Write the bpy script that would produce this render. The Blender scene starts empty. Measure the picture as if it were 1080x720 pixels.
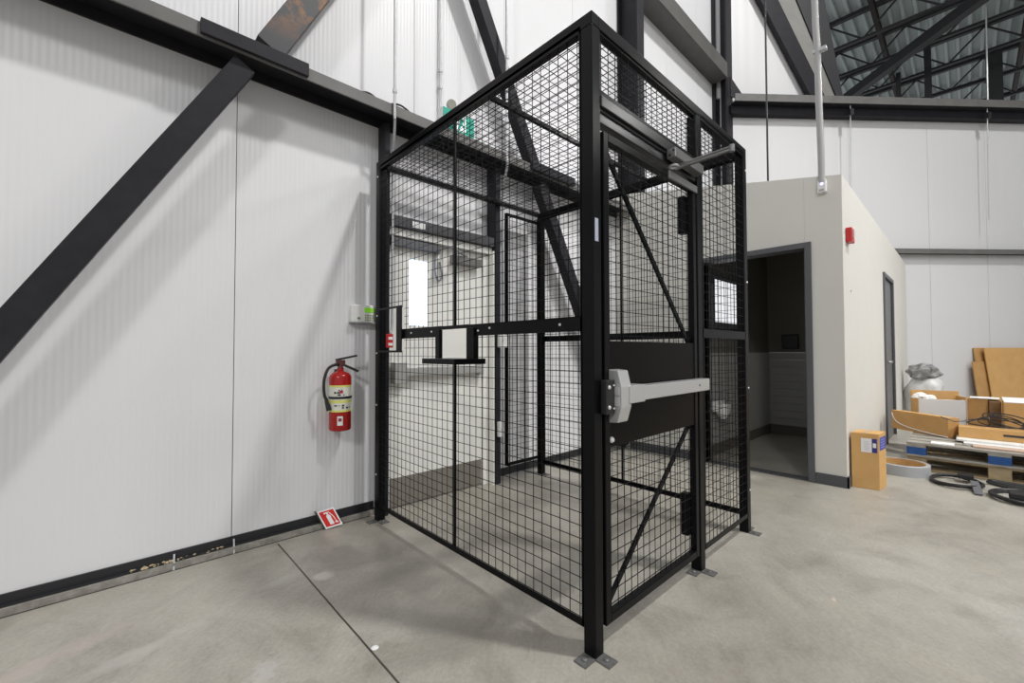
import bpy, math, random
from mathutils import Vector, Matrix
random.seed(7)
S = bpy.context.scene
C = S.collection
PI = math.pi

# ------------------------------------------------------------------ camera, world, lamps, exposure
H_CAM, F_PX, YAW, PITCH, ROLL = 1.17, 450.19, 0.8175, 0.0233, -0.0016
cd = bpy.data.cameras.new('camera'); cam = bpy.data.objects.new('camera', cd); C.objects.link(cam)
fw = Vector((math.cos(YAW)*math.cos(PITCH), math.sin(YAW)*math.cos(PITCH), math.sin(PITCH)))
rt = Vector((math.sin(YAW), -math.cos(YAW), 0)); up = rt.cross(fw)
r2 = rt*math.cos(ROLL) + up*math.sin(ROLL); u2 = up*math.cos(ROLL) - rt*math.sin(ROLL)
M = Matrix((r2, u2, -fw)).transposed().to_4x4(); M.translation = Vector((0, 0, H_CAM)); cam.matrix_world = M
cd.sensor_width = 36; cd.lens = 36*F_PX/1080; cd.clip_start = 0.05; cd.clip_end = 200
S.camera = cam

w = bpy.data.worlds.new('hall_ambient'); S.world = w; w.use_nodes = True
w.node_tree.nodes['Background'].inputs[0].default_value = (0.97, 0.98, 1.0, 1)
w.node_tree.nodes['Background'].inputs[1].default_value = 0.50

def lamp(name, loc, target, power, size, color=(1, .985, .965), spread=PI):
    l = bpy.data.lights.new(name, 'AREA'); l.energy = power; l.size = size; l.shape = 'DISK'; l.color = color; l.spread = spread
    o = bpy.data.objects.new(name, l); C.objects.link(o); o.location = loc
    o.rotation_euler = (Vector(target)-Vector(loc)).to_track_quat('-Z', 'Y').to_euler()
    return o
lamp('high_bay_or_fill', (-8.0, -5.0, 8.0), (0.4, 2.98, 1.8), 430, 1.3)
lamp('high_bay_or_fill', (11.0, -5.2, 8.4), (3.4, 2.9, 3.8), 16, 1.0, spread=0.60)
lamp('high_bay_or_fill', (4.7, -4.2, 12.2), (1.6, 2.6, 0.8), 900, 0.8)
lamp('high_bay_or_fill', (6.5, -7.5, 8.4), (6.5, 0.3, 0.6), 75, 1.2, spread=1.1)  # added fill for the right-hand walls and pallets, no known lamp there

S.view_settings.view_transform = 'Standard'; S.view_settings.look = 'None'
S.view_settings.gamma = 1; S.view_settings.use_curve_mapping = False
S.view_settings.exposure = 0.0

# ------------------------------------------------------------------ materials
def mat(name, col, rough=.5, metal=0., spec=.5, emit=None, estr=0):
    m = bpy.data.materials.new(name); m.use_nodes = True
    b = m.node_tree.nodes['Principled BSDF']
    b.inputs['Base Color'].default_value = (*col, 1); b.inputs['Roughness'].default_value = rough
    b.inputs['Metallic'].default_value = metal; b.inputs['Specular IOR Level'].default_value = spec
    if emit: b.inputs['Emission Color'].default_value = (*emit, 1); b.inputs['Emission Strength'].default_value = estr
    return m
class NT:
    def __init__(s, m): s.m = m; s.t = m.node_tree; s.b = s.t.nodes['Principled BSDF']
    def n(s, typ, **k):
        x = s.t.nodes.new(typ)
        for a, v in k.items(): setattr(x, a, v)
        return x
    def l(s, a, b): s.t.links.new(a, b)
    def coord(s): return s.n('ShaderNodeNewGeometry').outputs['Position']
    def noise(s, vec, scale, detail=4, rough=.6, dist=0):
        x = s.n('ShaderNodeTexNoise'); s.l(vec, x.inputs['Vector'])
        x.inputs['Scale'].default_value = scale; x.inputs['Detail'].default_value = detail
        x.inputs['Roughness'].default_value = rough; x.inputs['Distortion'].default_value = dist
        return x.outputs['Fac']
    def ramp(s, fac, stops):
        x = s.n('ShaderNodeValToRGB'); s.l(fac, x.inputs[0]); e = x.color_ramp.elements
        while len(e) < len(stops): e.new(.5)
        for i, (p, c) in enumerate(stops): e[i].position = p; e[i].color = (*c, 1) if len(c) == 3 else c
        return x.outputs[0]
    def math(s, op, a, b=None, c=None, clamp=False):
        x = s.n('ShaderNodeMath', operation=op, use_clamp=clamp)
        for i, v in enumerate((a, b, c)):
            if v is None: continue
            if isinstance(v, (int, float)): x.inputs[i].default_value = v
            else: s.l(v, x.inputs[i])
        return x.outputs[0]
    def mix(s, fac, a, b, mode='MIX'):
        x = s.n('ShaderNodeMix', data_type='RGBA', blend_type=mode)
        for i, v in ((0, fac), (6, a), (7, b)):
            if isinstance(v, (int, float)): x.inputs[i].default_value = v
            elif isinstance(v, tuple): x.inputs[i].default_value = (*v, 1)
            else: s.l(v, x.inputs[i])
        return x.outputs[2]
    def sep(s, vec):
        x = s.n('ShaderNodeSeparateXYZ'); s.l(vec, x.inputs[0]); return x.outputs
    def bump(s, h, dist, strength=1):
        x = s.n('ShaderNodeBump'); x.inputs['Distance'].default_value = dist; x.inputs['Strength'].default_value = strength
        s.l(h, x.inputs['Height']); s.l(x.outputs[0], s.b.inputs['Normal'])
    def mapping(s, vec, loc, rot, scale):
        x = s.n('ShaderNodeMapping', vector_type='TEXTURE'); s.l(vec, x.inputs[0])
        x.inputs[1].default_value = loc; x.inputs[2].default_value = (0, 0, rot); x.inputs[3].default_value = scale
        return x.outputs[0]

def noisy(name, c1, c2, scale, rough=.5, metal=0., bump=0., detail=5, spec=.5):
    m = mat(name, c1, rough, metal, spec); t = NT(m); p = t.coord()
    f = t.noise(p, scale, detail); t.l(t.ramp(f, [(.3, c1), (.7, c2)]), t.b.inputs['Base Color'])
    if bump: t.bump(f, bump)
    return m

BLACK = noisy('black_powder_coat', (.0035, .0035, .0042), (.005, .005, .006), 40, .3, spec=.13)
WIRE = mat('black_wire', (.005, .005, .006), .4, spec=.12)
STEEL = noisy('grey_primed_steel', (.020, .020, .024), (.028, .027, .032), 9, .5, spec=.15)
PLATE = noisy('dark_bronze_plate', (.0045, .0032, .0028), (.006, .0045, .004), 5, .4, spec=.09)
FOOT = noisy('worn_grey_steel', (.12, .12, .12), (.19, .19, .185), 60, .45, .3)
ALU = mat('satin_aluminium', (.60, .60, .60), .34, .55)
ZINC = mat('zinc_bolt', (.80, .80, .80), .3, .5)
GALV = noisy('galvanised_conduit', (.46, .47, .48), (.56, .57, .58), 30, .4, .5)
WHITEP = mat('white_plastic', (.78, .78, .76), .4)
DOORW = mat('white_door_paint', (.86, .85, .81), .42)
RED = mat('red_enamel', (.38, .010, .008), .22)
REDP = mat('red_plastic', (.50, .02, .02), .35)
RUBBER = mat('black_rubber', (.014, .014, .015), .5)
HMET = mat('grey_door_frame', (.095, .097, .105), .45)
BASEB = mat('grey_vinyl_base', (.075, .078, .085), .5)
BEIGE = noisy('beige_wall_paint', (.66, .645, .60), (.68, .665, .62), 3, .6)
TILE = mat('pale_wall_tile', (.42, .42, .40), .3)
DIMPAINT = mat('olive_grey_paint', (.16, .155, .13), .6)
CARD = noisy('cardboard', (.58, .33, .115), (.64, .385, .15), 6, .75)
CARD2 = noisy('dark_cardboard', (.45, .25, .085), (.52, .30, .115), 6, .75)
PAPER = mat('white_paper', (.80, .80, .80), .6)
INK = mat('dark_ink', (.03, .03, .04), .6)
BLUE = noisy('blue_paint', (.008, .06, .22), (.015, .09, .30), 30, .6)
PURPLE = mat('blue_print', (.03, .03, .22), .6)
WOOD = noisy('pallet_wood', (.34, .25, .14), (.48, .38, .24), 14, .75)
WOODG = noisy('weathered_pallet_wood', (.26, .24, .21), (.36, .34, .30), 14, .75)
PINK = noisy('pinkish_board', (.50, .36, .28), (.56, .42, .33), 8, .7)
FOAM = mat('white_foam', (.78, .78, .77), .6)
GREYW = mat('grey_white_box', (.58, .58, .58), .55)
YEL = mat('yellow_label', (.72, .72, .18), .5)
LAB = mat('cream_label', (.74, .74, .66), .5)
GREEN = mat('green_sign_face', (.0, .30, .21), .35, emit=(.0, .34, .25), estr=.22)
SIGNW = mat('white_sign_figure', (.85, .9, .88), .4, emit=(.85, .95, .92), estr=.5)
LCD = mat('green_lcd', (.24, .55, .04), .3, emit=(.3, .8, .05), estr=.18)
DAY = mat('daylight_pane', (.9, .95, 1), .2, emit=(.45, .66, 1.0), estr=5)
DAY2 = mat('bright_pane', (.9, .95, 1), .2, emit=(.95, .97, 1.0), estr=.85)
VIOLET = mat('violet_indicator', (.5, .4, .9), .3, emit=(.5, .35, 1), estr=3)
BAGW = noisy('cloudy_plastic_bag', (.60, .60, .59), (.74, .74, .73), 7, .35, bump=.02)
BAGD = noisy('dark_crumpled_film', (.03, .03, .03), (.50, .50, .50), 9, .3, bump=.02)
CONC = noisy('rough_concrete_curb', (.20, .185, .165), (.36, .345, .31), 22, .85, bump=.01)
DECK = mat('galvanised_roof_deck', (.50, .565, .56), .5)
ROOFST = mat('dark_roof_steel', (.022, .022, .025), .5)
MORTAR = mat('seam_gap_grey', (.16, .16, .165), .8)  # grey backing seen in the gaps between wall panels
GREYROLL = mat('grey_roll_edge', (.38, .39, .40), .5)
GREYPRINT = mat('grey_print', (.45, .45, .5), .6)
DEBRIS = noisy('yellow_foam_crumbs', (.35, .24, .10), (.55, .48, .36), 60, .8)
TOUCH = mat('chrome', (.75, .75, .76), .15, 1)

def rust():
    m = mat('rust_spotted_steel', (.04, .04, .045), .55); t = NT(m); p = t.coord()
    f = t.noise(p, 7, 6, .65); k = t.ramp(f, [(.50, (0, 0, 0)), (.62, (1, 1, 1))])
    z = t.sep(p)[2]; hi = t.math('MULTIPLY', t.math('SUBTRACT', z, 3.05, clamp=True), 4, clamp=True)
    kk = t.math('MULTIPLY', k, hi)
    t.l(t.mix(kk, (.045, .045, .05), (.22, .10, .035)), t.b.inputs['Base Color']); return m
RUST = rust()

def ribbed(name, axis, pitch, depth, col=(.76, .76, .775)):
    m = mat(name, col, .42); t = NT(m); p = t.coord()
    if isinstance(axis, int): s = t.sep(p)[axis]
    else:
        d = t.n('ShaderNodeVectorMath', operation='DOT_PRODUCT'); t.l(p, d.inputs[0]); d.inputs[1].default_value = axis; s = d.outputs['Value']
    ph = t.math('MULTIPLY', s, 2*PI/pitch); h = t.math('SINE', ph)
    n = t.noise(p, .8, 3); t.l(t.mix(n, tuple(c*.96 for c in col), col), t.b.inputs['Base Color'])
    t.bump(h, depth); return m
PANEL = ribbed('white_ribbed_wall_panel', 0, .0285, .00045)

def floor_mat():
    m = mat('sealed_concrete', (.35, .34, .31), .4); t = NT(m); p = t.coord()
    big = t.noise(p, .55, 5, .6, .5); mid = t.noise(p, 2.4, 8, .68, .9); fine = t.noise(p, 60, 5, .75); blot = t.noise(p, 7.5, 6, .7, .6)
    c = t.ramp(big, [(.28, (.315, .290, .245)), (.5, (.385, .363, .318)), (.74, (.45, .434, .394))])
    c = t.mix(.85, c, t.ramp(mid, [(.32, (.74, .73, .71)), (.5, (1, 1, 1)), (.68, (1.13, 1.12, 1.10))]), 'MULTIPLY')
    c = t.mix(.45, c, t.ramp(blot, [(.30, (.80, .79, .78)), (.5, (1, 1, 1)), (.72, (1.10, 1.10, 1.10))]), 'MULTIPLY')
    c = t.mix(.9, c, t.ramp(fine, [(.32, (.84, .84, .83)), (.68, (1.10, 1.10, 1.10))]), 'MULTIPLY')
    sw = t.noise(t.mapping(p, (0, 0, 0), .75, (.9, .07, 1)), 2.6, 6, .65, 2.0)
    c = t.mix(.6, c, t.ramp(sw, [(.34, (.90, .89, .87)), (.52, (1, 1, 1)), (.70, (1.06, 1.06, 1.06))]), 'MULTIPLY')
    def stain(c, loc, rot, size, col, amt, ns=9):
        q = t.mapping(p, (*loc, 0), rot, (*size, 1)); q2 = t.n('ShaderNodeVectorMath', operation='MULTIPLY'); t.l(q, q2.inputs[0]); q2.inputs[1].default_value = (1, 1, 0)
        ln = t.n('ShaderNodeVectorMath', operation='LENGTH'); t.l(q2.outputs[0], ln.inputs[0])
        nz = t.noise(p, ns, 5, .7); f = t.math('SUBTRACT', t.math('ADD', 1.0, t.math('MULTIPLY', t.math('SUBTRACT', nz, .5), 2.2)), ln.outputs['Value'])
        f = t.math('MULTIPLY', f, 1.6 * amt, clamp=True); f = t.math('MINIMUM', f, amt)
        return t.mix(f, c, col)
    c = stain(c, (-.30, 2.36), .35, (.55, .07), (.50, .43, .39), .55)
    c = stain(c, (.06, 2.22), .30, (.30, .05), (.52, .48, .45), .45)
    c = stain(c, (.82, 2.32), .2, (.07, .05), (.60, .57, .53), .7)
    c = stain(c, (.43, 1.78), 1.0, (.10, .06), (.50, .49, .46), .6, 30)
    c = stain(c, (.66, 2.42), .3, (.14, .06), (.47, .45, .42), .5)
    c = stain(c, (1.12, 1.95), 1.4, (.9, .16), (.24, .225, .195), .45, 3)
    c = stain(c, (2.1, 1.7), 1.5, (.5, .12), (.25, .22, .17), .4, 5)
    c = stain(c, (2.50, .45), .3, (.022, .012), (.65, .52, .38), .8, 60)
    # saw cut joint running from the wall
    xyz = t.sep(p); d = t.math('ABSOLUTE', t.math('SUBTRACT', xyz[0], t.math('ADD', .757, t.math('MULTIPLY', t.math('SUBTRACT', t.noise(p, 6), .5), .006))))
    jf = t.math('LESS_THAN', d, .0042); yf = t.math('LESS_THAN', xyz[1], 2.90)
    c = t.mix(t.math('MULTIPLY', jf, yf), c, (.055, .045, .035))
    t.l(c, t.b.inputs['Base Color'])
    t.l(t.ramp(mid, [(.3, (.30, .30, .30)), (.7, (.42, .42, .42))]), t.b.inputs['Roughness'])
    t.bump(fine, .0012)
    return m
FLOOR = floor_mat()

# ------------------------------------------------------------------ mesh helpers
WORLD = {}
class MB:
    def __init__(s): s.v = []; s.f = []
    def add(s, vs, fs):
        b = len(s.v); s.v += [Vector(v) for v in vs]; s.f += [tuple(i+b for i in f) for f in fs]; return s
    def box(s, x0, x1, y0, y1, z0, z1):
        return s.add([(x0,y0,z0),(x1,y0,z0),(x1,y1,z0),(x0,y1,z0),(x0,y0,z1),(x1,y0,z1),(x1,y1,z1),(x0,y1,z1)],
                     [(0,3,2,1),(4,5,6,7),(0,1,5,4),(1,2,6,5),(2,3,7,6),(3,0,4,7)])
    def fbox(s, o, a, b, c):
        o, a, b, c = map(Vector, (o, a, b, c))
        if a.cross(b).dot(c) < 0: a, b = b, a
        return s.add([o, o+a, o+a+b, o+b, o+c, o+a+c, o+a+b+c, o+b+c],
                     [(0,3,2,1),(4,5,6,7),(0,1,5,4),(1,2,6,5),(2,3,7,6),(3,0,4,7)])
    def bar(s, p, q, wd, ht, upv=(0,0,1)):
        p, q = Vector(p), Vector(q); d = (q-p).normalized(); upv = Vector(upv)
        if abs(d.dot(upv)) > .99: upv = Vector((0, 1, 0))
        a = d.cross(upv).normalized(); b = a.cross(d).normalized()
        return s.fbox(p - a*wd/2 - b*ht/2, a*wd, b*ht, q-p)
    def prism(s, poly, d):
        poly = [Vector(p) for p in poly]; d = Vector(d); n = len(poly)
        nr = sum(((poly[i]).cross(poly[(i+1) % n]) for i in range(n)), Vector())
        if nr.dot(d) < 0: poly.reverse()
        return s.add(poly + [p+d for p in poly], [tuple(range(n-1, -1, -1)), tuple(range(n, 2*n))] + [(i, (i+1) % n, n+(i+1) % n, n+i) for i in range(n)])
    def tube(s, pts, r, seg=10, cap=True, closed=False):
        pts = [Vector(p) for p in pts]; n = len(pts); rs = r if isinstance(r, (list, tuple)) else [r]*n
        rings = []; prev = None
        for i, p in enumerate(pts):
            if closed: d = (pts[(i+1) % n]-pts[i-1]).normalized()
            else: d = (pts[min(i+1, n-1)]-pts[max(i-1, 0)]).normalized()
            if prev is None: a = d.orthogonal().normalized()
            else: a = (prev - d*prev.dot(d)).normalized()
            prev = a; b = d.cross(a)
            rings.append([p + (a*math.cos(2*PI*k/seg) + b*math.sin(2*PI*k/seg))*rs[i] for k in range(seg)])
        vs = [v for rg in rings for v in rg]; fs = []
        m = n if closed else n-1
        for i in range(m):
            j = (i+1) % n
            for k in range(seg): fs.append((i*seg+k, i*seg+(k+1) % seg, j*seg+(k+1) % seg, j*seg+k))
        if cap and not closed: fs += [tuple(range(seg-1, -1, -1)), tuple((n-1)*seg+k for k in range(seg))]
        return s.add(vs, fs)
    def cyl(s, p, q, r, seg=16): return s.tube([p, q], r, seg)
    def lathe(s, c, prof, seg=24, axis=(0,0,1), closed=False):
        c = Vector(c); ax = Vector(axis).normalized(); a = ax.orthogonal().normalized(); b = ax.cross(a); n = len(prof)
        vs = [c + ax*z + (a*math.cos(2*PI*k/seg)+b*math.sin(2*PI*k/seg))*max(r, 1e-4) for r, z in prof for k in range(seg)]; fs = []
        for i in range(n-1):
            for k in range(seg): fs.append((i*seg+k, i*seg+(k+1) % seg, (i+1)*seg+(k+1) % seg, (i+1)*seg+k))
        if closed: fs += [((n-1)*seg+k, (n-1)*seg+(k+1) % seg, (k+1) % seg, k) for k in range(seg)]
        else: fs += [tuple(range(seg-1, -1, -1)), tuple((n-1)*seg+k for k in range(seg))]
        return s.add(vs, fs)
    def wires(s, o, u, v, lu, lv, pitch=.0508, r=.0013, nrm=None, phase=0.5):
        o, u, v = Vector(o), Vector(u).normalized(), Vector(v).normalized(); nr = u.cross(v)
        x = pitch*phase
        while x < lu - .004:
            s.fbox(o + u*(x-r) - nr*r, u*2*r, nr*2*r, v*lv); x += pitch
        y = pitch*phase
        while y < lv - .004:
            s.fbox(o + v*(y-r) + nr*r, v*2*r, nr*2*r, u*lu); y += pitch
        return s
    def build(s, name, m, parent=None, bevel=0, smooth=False, seg=2):
        xs = [v.x for v in s.v]; ys = [v.y for v in s.v]; zs = [v.z for v in s.v]
        o = Vector(((min(xs)+max(xs))/2, (min(ys)+max(ys))/2, min(zs)))
        me = bpy.data.meshes.new(name); me.from_pydata([v-o for v in s.v], [], s.f); me.update(); me.materials.append(m)
        if smooth:
            me.polygons.foreach_set('use_smooth', [True]*len(me.polygons))
            try: me.set_sharp_from_angle(angle=math.radians(40))
            except Exception: pass
        ob = bpy.data.objects.new(name, me); C.objects.link(ob)
        if parent: ob.parent = parent; ob.location = o - WORLD[parent.name]
        else: ob.location = o
        WORLD[ob.name] = o
        if bevel:
            md = ob.modifiers.new('bevel', 'BEVEL'); md.width = bevel; md.segments = seg; md.limit_method = 'ANGLE'
        return ob
def tag(o, label=None, cat=None, group=None, kind=None):
    if label: o['label'] = label
    if cat: o['category'] = cat
    if group: o['group'] = group
    if kind: o['kind'] = kind
    return o
def thing(name, loc, label, cat, group=None, kind=None):
    o = bpy.data.objects.new(name, None); C.objects.link(o); o.location = loc; WORLD[o.name] = Vector(loc); o.empty_display_size = .1
    return tag(o, label, cat, group, kind)
def struct(o, label=None, cat=None): return tag(o, label, cat, None, 'structure')
def arc(c, r, a0, a1, n, u=(1,0,0), v=(0,1,0)):
    c, u, v = Vector(c), Vector(u), Vector(v)
    return [c + u*r*math.cos(a0+(a1-a0)*i/n) + v*r*math.sin(a0+(a1-a0)*i/n) for i in range(n+1)]
def smooth_path(pts, n=6):
    pts = [Vector(p) for p in pts]; out = []
    for i in range(len(pts)-1):
        p0, p1, p2, p3 = pts[max(i-1, 0)], pts[i], pts[i+1], pts[min(i+2, len(pts)-1)]
        for k in range(n):
            t = k/n; out.append(.5*((2*p1)+(p2-p0)*t+(2*p0-5*p1+4*p2-p3)*t*t+(3*p1-p0-3*p2+p3)*t**3))
    return out + [pts[-1]]

# frame of the angled far wall: origin, direction along it, direction towards the room
FA = Vector((7.75, 2.85, 0)); FD = Vector((.7586, -.6516, 0)); FN = Vector((-.6516, -.7586, 0))
def fp(s, z, off=0): return FA + FD*s + FN*off + Vector((0, 0, z))

# ------------------------------------------------------------------ the setting
WY = 2.98
struct(MB().box(-9, 22, -12, WY+.3, -.15, 0).build('floor', FLOOR), 'grey sealed concrete floor with a saw cut joint', 'floor')
wl = MB()
seams = [-9, -6.67, -5.47, -4.27, -3.07, -1.87, -.67, .53, 1.73, 2.70, 3.74, 4.80, 5.95, 7.0, 8.2]
for a, b in zip(seams, seams[1:]):
    g = .0022
    if a == 1.73 - 0 or b == 1.73:   # panels beside the exit door keep full height, the door stands in front of them
        pass
    wl.box(a+g, b-g, WY, WY+.10, .04, 9.2)
wl_o = wl.build('wall_left', PANEL); struct(wl_o, 'long white ribbed metal panel wall behind the cage', 'wall')
MB().box(-9, 8.2, WY+.012, WY+.09, .04, 9.2).build('seam_backing', MORTAR, wl_o)
bb = MB().box(-9, 1.40, WY-.012, WY-.001, .04, .088); bb.box(-9, 1.40, WY-.03, WY-.012, .036, .046); bb.box(2.56, 4.58, WY-.012, WY-.001, .02, .088)
struct(bb.build('baseboard_left', mat('black_base_flashing', (.018, .018, .021), .45)), 'black metal base flashing along the white panel wall', 'baseboard')
struct(MB().box(-9, 1.42, WY-.045, WY-.001, 0, .035).build('trim_1', CONC), 'rough concrete curb under the black base flashing', 'trim')
struct(MB().box(-9, 1.36, WY-.053, WY-.047, 0, .002).build('trim_2', mat('slab_edge_gap', (.03, .026, .022), .9)), 'dark gap along the slab edge by the curb', 'trim')

# angled far wall, lower part and gable part
fwall = MB()
fs = [-.05, .803, 2.271, 3.72, 4.80, 6.1, 7.5, 9.0]
for a, b in zip(fs, fs[1:]):
    fwall.fbox(fp(a+.0025, 0), FD*(b-a-.005), -FN*.1, Vector((0, 0, 5.62)))
FP = ribbed('white_smooth_wall_panel', (FD.x, FD.y, 0), .19, .0006, (.69, .69, .695))
fo = fwall.build('wall_far', FP); struct(fo, 'angled white panel wall at the back right', 'wall')
MB().fbox(fp(-.05, 0, -.02), FD*9.0, -FN*.06, Vector((0, 0, 5.6))).build('seam_backing', MORTAR, fo)
gab = MB().prism([fp(-.1, 5.6), fp(1.55, 5.6), fp(-.1, 8.95)], -FN*.1).build('wall_gable', FP)
struct(MB().prism([fp(1.55, 5.6), fp(2.08, 5.6), fp(.60, 9.2), fp(-.1, 9.2), fp(-.1, 8.95)], -FN*.1).build('wall_gable_edge', noisy('gable_shade_grey', (.20, .195, .18), (.26, .255, .24), 2, .6)), 'gable panel with shade painted in grey, between the raking rafter and black edge beam', 'wall')  # greyer colour stands in for shade on this strip of the gable
struct(gab, 'white sloped gable panel above the far beam', 'wall')

# beige washroom box
RX, RY = 4.586, .717
rm = MB()
zt = lambda y: 2.70 + (y-RY)*.19
T = .12
def front(y0, y1, z0): rm.prism([(RX, y0, z0), (RX, y1, z0), (RX, y1, zt(y1)), (RX, y0, zt(y0))], (T, 0, 0))
DY0, DY1, DZ = .995, 1.905, 2.125
front(RY, DY0, 0); front(DY1, WY-.001, 0); front(DY0, DY1, DZ)
sx0, sx1, sz = 7.16, 8.04, 2.12
rm.box(RX+T, sx0, RY, RY+T, 0, 2.70); rm.box(sx1, 10.15, RY, RY+T, 0, 2.70); rm.box(sx0, sx1, RY, RY+T, sz, 2.70)
ro = rm.build('wall_washroom', BEIGE, bevel=.003); struct(ro, 'beige painted walls of the small washroom block', 'wall')
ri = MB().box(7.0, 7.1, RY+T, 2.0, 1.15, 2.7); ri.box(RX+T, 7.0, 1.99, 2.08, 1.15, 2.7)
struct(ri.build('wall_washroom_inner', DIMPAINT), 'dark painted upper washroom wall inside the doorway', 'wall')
rt_ = MB()
for k in range(10): rt_.box(6.985, 7.1, RY+T, 2.0, .12+k*.103, .12+k*.103+.100)
rt_.box(RX+T, 6.985, 1.975, 2.08, .12, 1.15)
struct(rt_.build('trim_3', TILE), 'pale tile wainscot inside the washroom', 'trim')
struct(MB().box(6.97, 7.1, RY+T, 1.97, 0, .12).box(RX+T, 6.97, 1.96, 2.08, 0, .12).build('trim_4', mat('brown_tile_base', (.13, .115, .095), .5)), 'brown tile base inside the washroom', 'trim')
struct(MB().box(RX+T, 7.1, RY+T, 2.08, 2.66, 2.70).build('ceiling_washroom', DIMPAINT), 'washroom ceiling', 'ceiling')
struct(MB().box(RX-.012, RX, RY-.012, DY0-.055, 0, .095).box(RX-.012, 7.05, RY-.012, RY, 0, .095).box(RX-.012, RX, DY1+.055, 2.8, 0, .095).build('baseboard_washroom', BASEB), 'grey vinyl base around the washroom block', 'baseboard')

# washroom doorway frame (open), side door
def frame_y(mb, y0, y1, z, x0, x1, wd):   # frame in an X = const wall
    mb.box(x0, x1, y0-wd, y0, 0, z+wd); mb.box(x0, x1, y1, y1+wd, 0, z+wd); mb.box(x0, x1, y0, y1, z, z+wd)
d2 = thing('door_2', (RX, 1.45, 0), 'open grey framed doorway into the dim washroom', 'door', kind='structure')
fm = MB(); frame_y(fm, DY0, DY1, DZ-.02, RX-.018, RX+T+.02, .05); fm.box(RX+.05, RX+.075, DY0, DY0+.02, 0, DZ-.02); fm.build('frame', HMET, d2, .003)
MB().box(RX+.02, RX+.045, DY0+.0, DY0+.006, 1.15, 1.45).build('strike_plate', RUBBER, d2)
MB().box(RX-.0, RX+T, DY0, DY1, 0, .008).build('threshold', HMET, d2)
d3 = thing('door_3', (7.6, RY, 0), 'grey side door in the beige washroom wall beside the pallets', 'door', kind='structure')
fm = MB(); fm.box(sx0-.05, sx0+.0, RY-.02, RY+T, 0, sz+.05); fm.box(sx1, sx1+.05, RY-.02, RY+T, 0, sz+.05); fm.box(sx0, sx1, RY-.02, RY+T, sz, sz+.05); fm.build('frame', HMET, d3, .003)
MB().box(sx0+.004, sx1-.004, RY+.008, RY+.05, .01, sz-.004).build('leaf', mat('grey_door_paint', (.12, .12, .125), .4), d3)
hd = MB().cyl((7.24, RY+.01, 1.03), (7.24, RY-.05, 1.03), .018); hd.bar((7.24, RY-.05, 1.03), (7.36, RY-.05, 1.03), .018, .018); hd.build('lever_handle', TOUCH, d3)
wn = thing('window_1', (5.35, 1.99, 1.5), 'small bright pane on the washroom side wall seen through the cage', 'window', kind='structure')
MB().box(5.01, 5.76, 1.966, 1.974, 1.505, 1.995).build('pane', DAY2, wn)
fm = MB(); fm.box(4.94, 5.01, 1.955, 1.975, 1.43, 2.06); fm.box(5.76, 5.83, 1.955, 1.975, 1.43, 2.06); fm.box(5.01, 5.76, 1.955, 1.975, 1.43, 1.505); fm.box(5.01, 5.76, 1.955, 1.975, 1.995, 2.06); fm.build('frame', HMET, wn, .003)

# exit door in the left wall, inside the cage
d1 = thing('door_1', (1.95, WY, 0), 'white exit door with narrow lit pane, push bar and closer', 'door', kind='structure')
fm = MB(); fm.box(1.47, 1.50, 2.925, WY, 0, 2.03); fm.box(2.395, 2.468, 2.925, WY, 0, 2.03); fm.build('frame', DOORW, d1, .003)
MB().box(1.47, 2.468, 2.89, WY, 2.035, 2.095).build('head_trim', mat('white_head_trim', (.72, .71, .68), .4), d1, .004)
lf = MB(); lf.box(1.503, 1.673, 2.945, 2.985, .012, 2.03); lf.box(1.835, 2.392, 2.945, 2.985, .012, 2.03); lf.box(1.673, 1.835, 2.945, 2.985, .012, 1.376); lf.box(1.673, 1.835, 2.945, 2.985, 1.885, 2.03)
lf.build('leaf', DOORW, d1)
MB().box(1.673, 1.835, 2.955, 2.965, 1.376, 1.885).build('lit_pane', DAY, d1)
MB().box(1.515, 2.385, 2.940, 2.945, .014, .225).build('kick_plate', noisy('brushed_kick_plate', (.26, .24, .21), (.30, .28, .25), 4, .35, .5), d1)
pb = MB(); pb.box(1.52, 1.62, 2.875, 2.945, .93, 1.09); pb.box(1.62, 2.34, 2.88, 2.93, .985, 1.05); pb.box(2.32, 2.37, 2.885, 2.945, .965, 1.07); pb.build('push_bar', mat('brushed_silver', (.50, .50, .48), .35, .5), d1, .006)
MB().box(1.505, 1.93, 2.90, 2.945, 1.965, 2.025).build('holder_rail', mat('grey_rail_cover', (.13, .13, .14), .4), d1, .004)
MB().box(2.05, 2.34, 2.875, 2.945, 1.90, 1.968).build('door_closer', mat('grey_closer', (.22, .22, .21), .4, .4), d1, .006)
am = MB().bar((2.20, 2.90, 1.975), (1.93, 2.75, 1.99), .022, .012); am.bar((1.93, 2.75, 1.99), (2.0, 2.92, 2.03), .022, .012); am.build('closer_arm', GALV, d1)
MB().tube(smooth_path([(1.90, 2.93, 1.96), (1.89, 2.925, 1.84), (1.905, 2.92, 1.76), (1.94, 2.92, 1.75), (1.955, 2.925, 1.80), (1.945, 2.935, 1.90)]), .008, 6).build('door_cord', mat('grey_door_cord', (.22, .23, .26), .4), d1, smooth=True)
jl = MB(); jl.box(2.455, 2.468, 2.858, 2.925, 0, 2.06); jl.build('jamb_lining', DOORW, d1)

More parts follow.
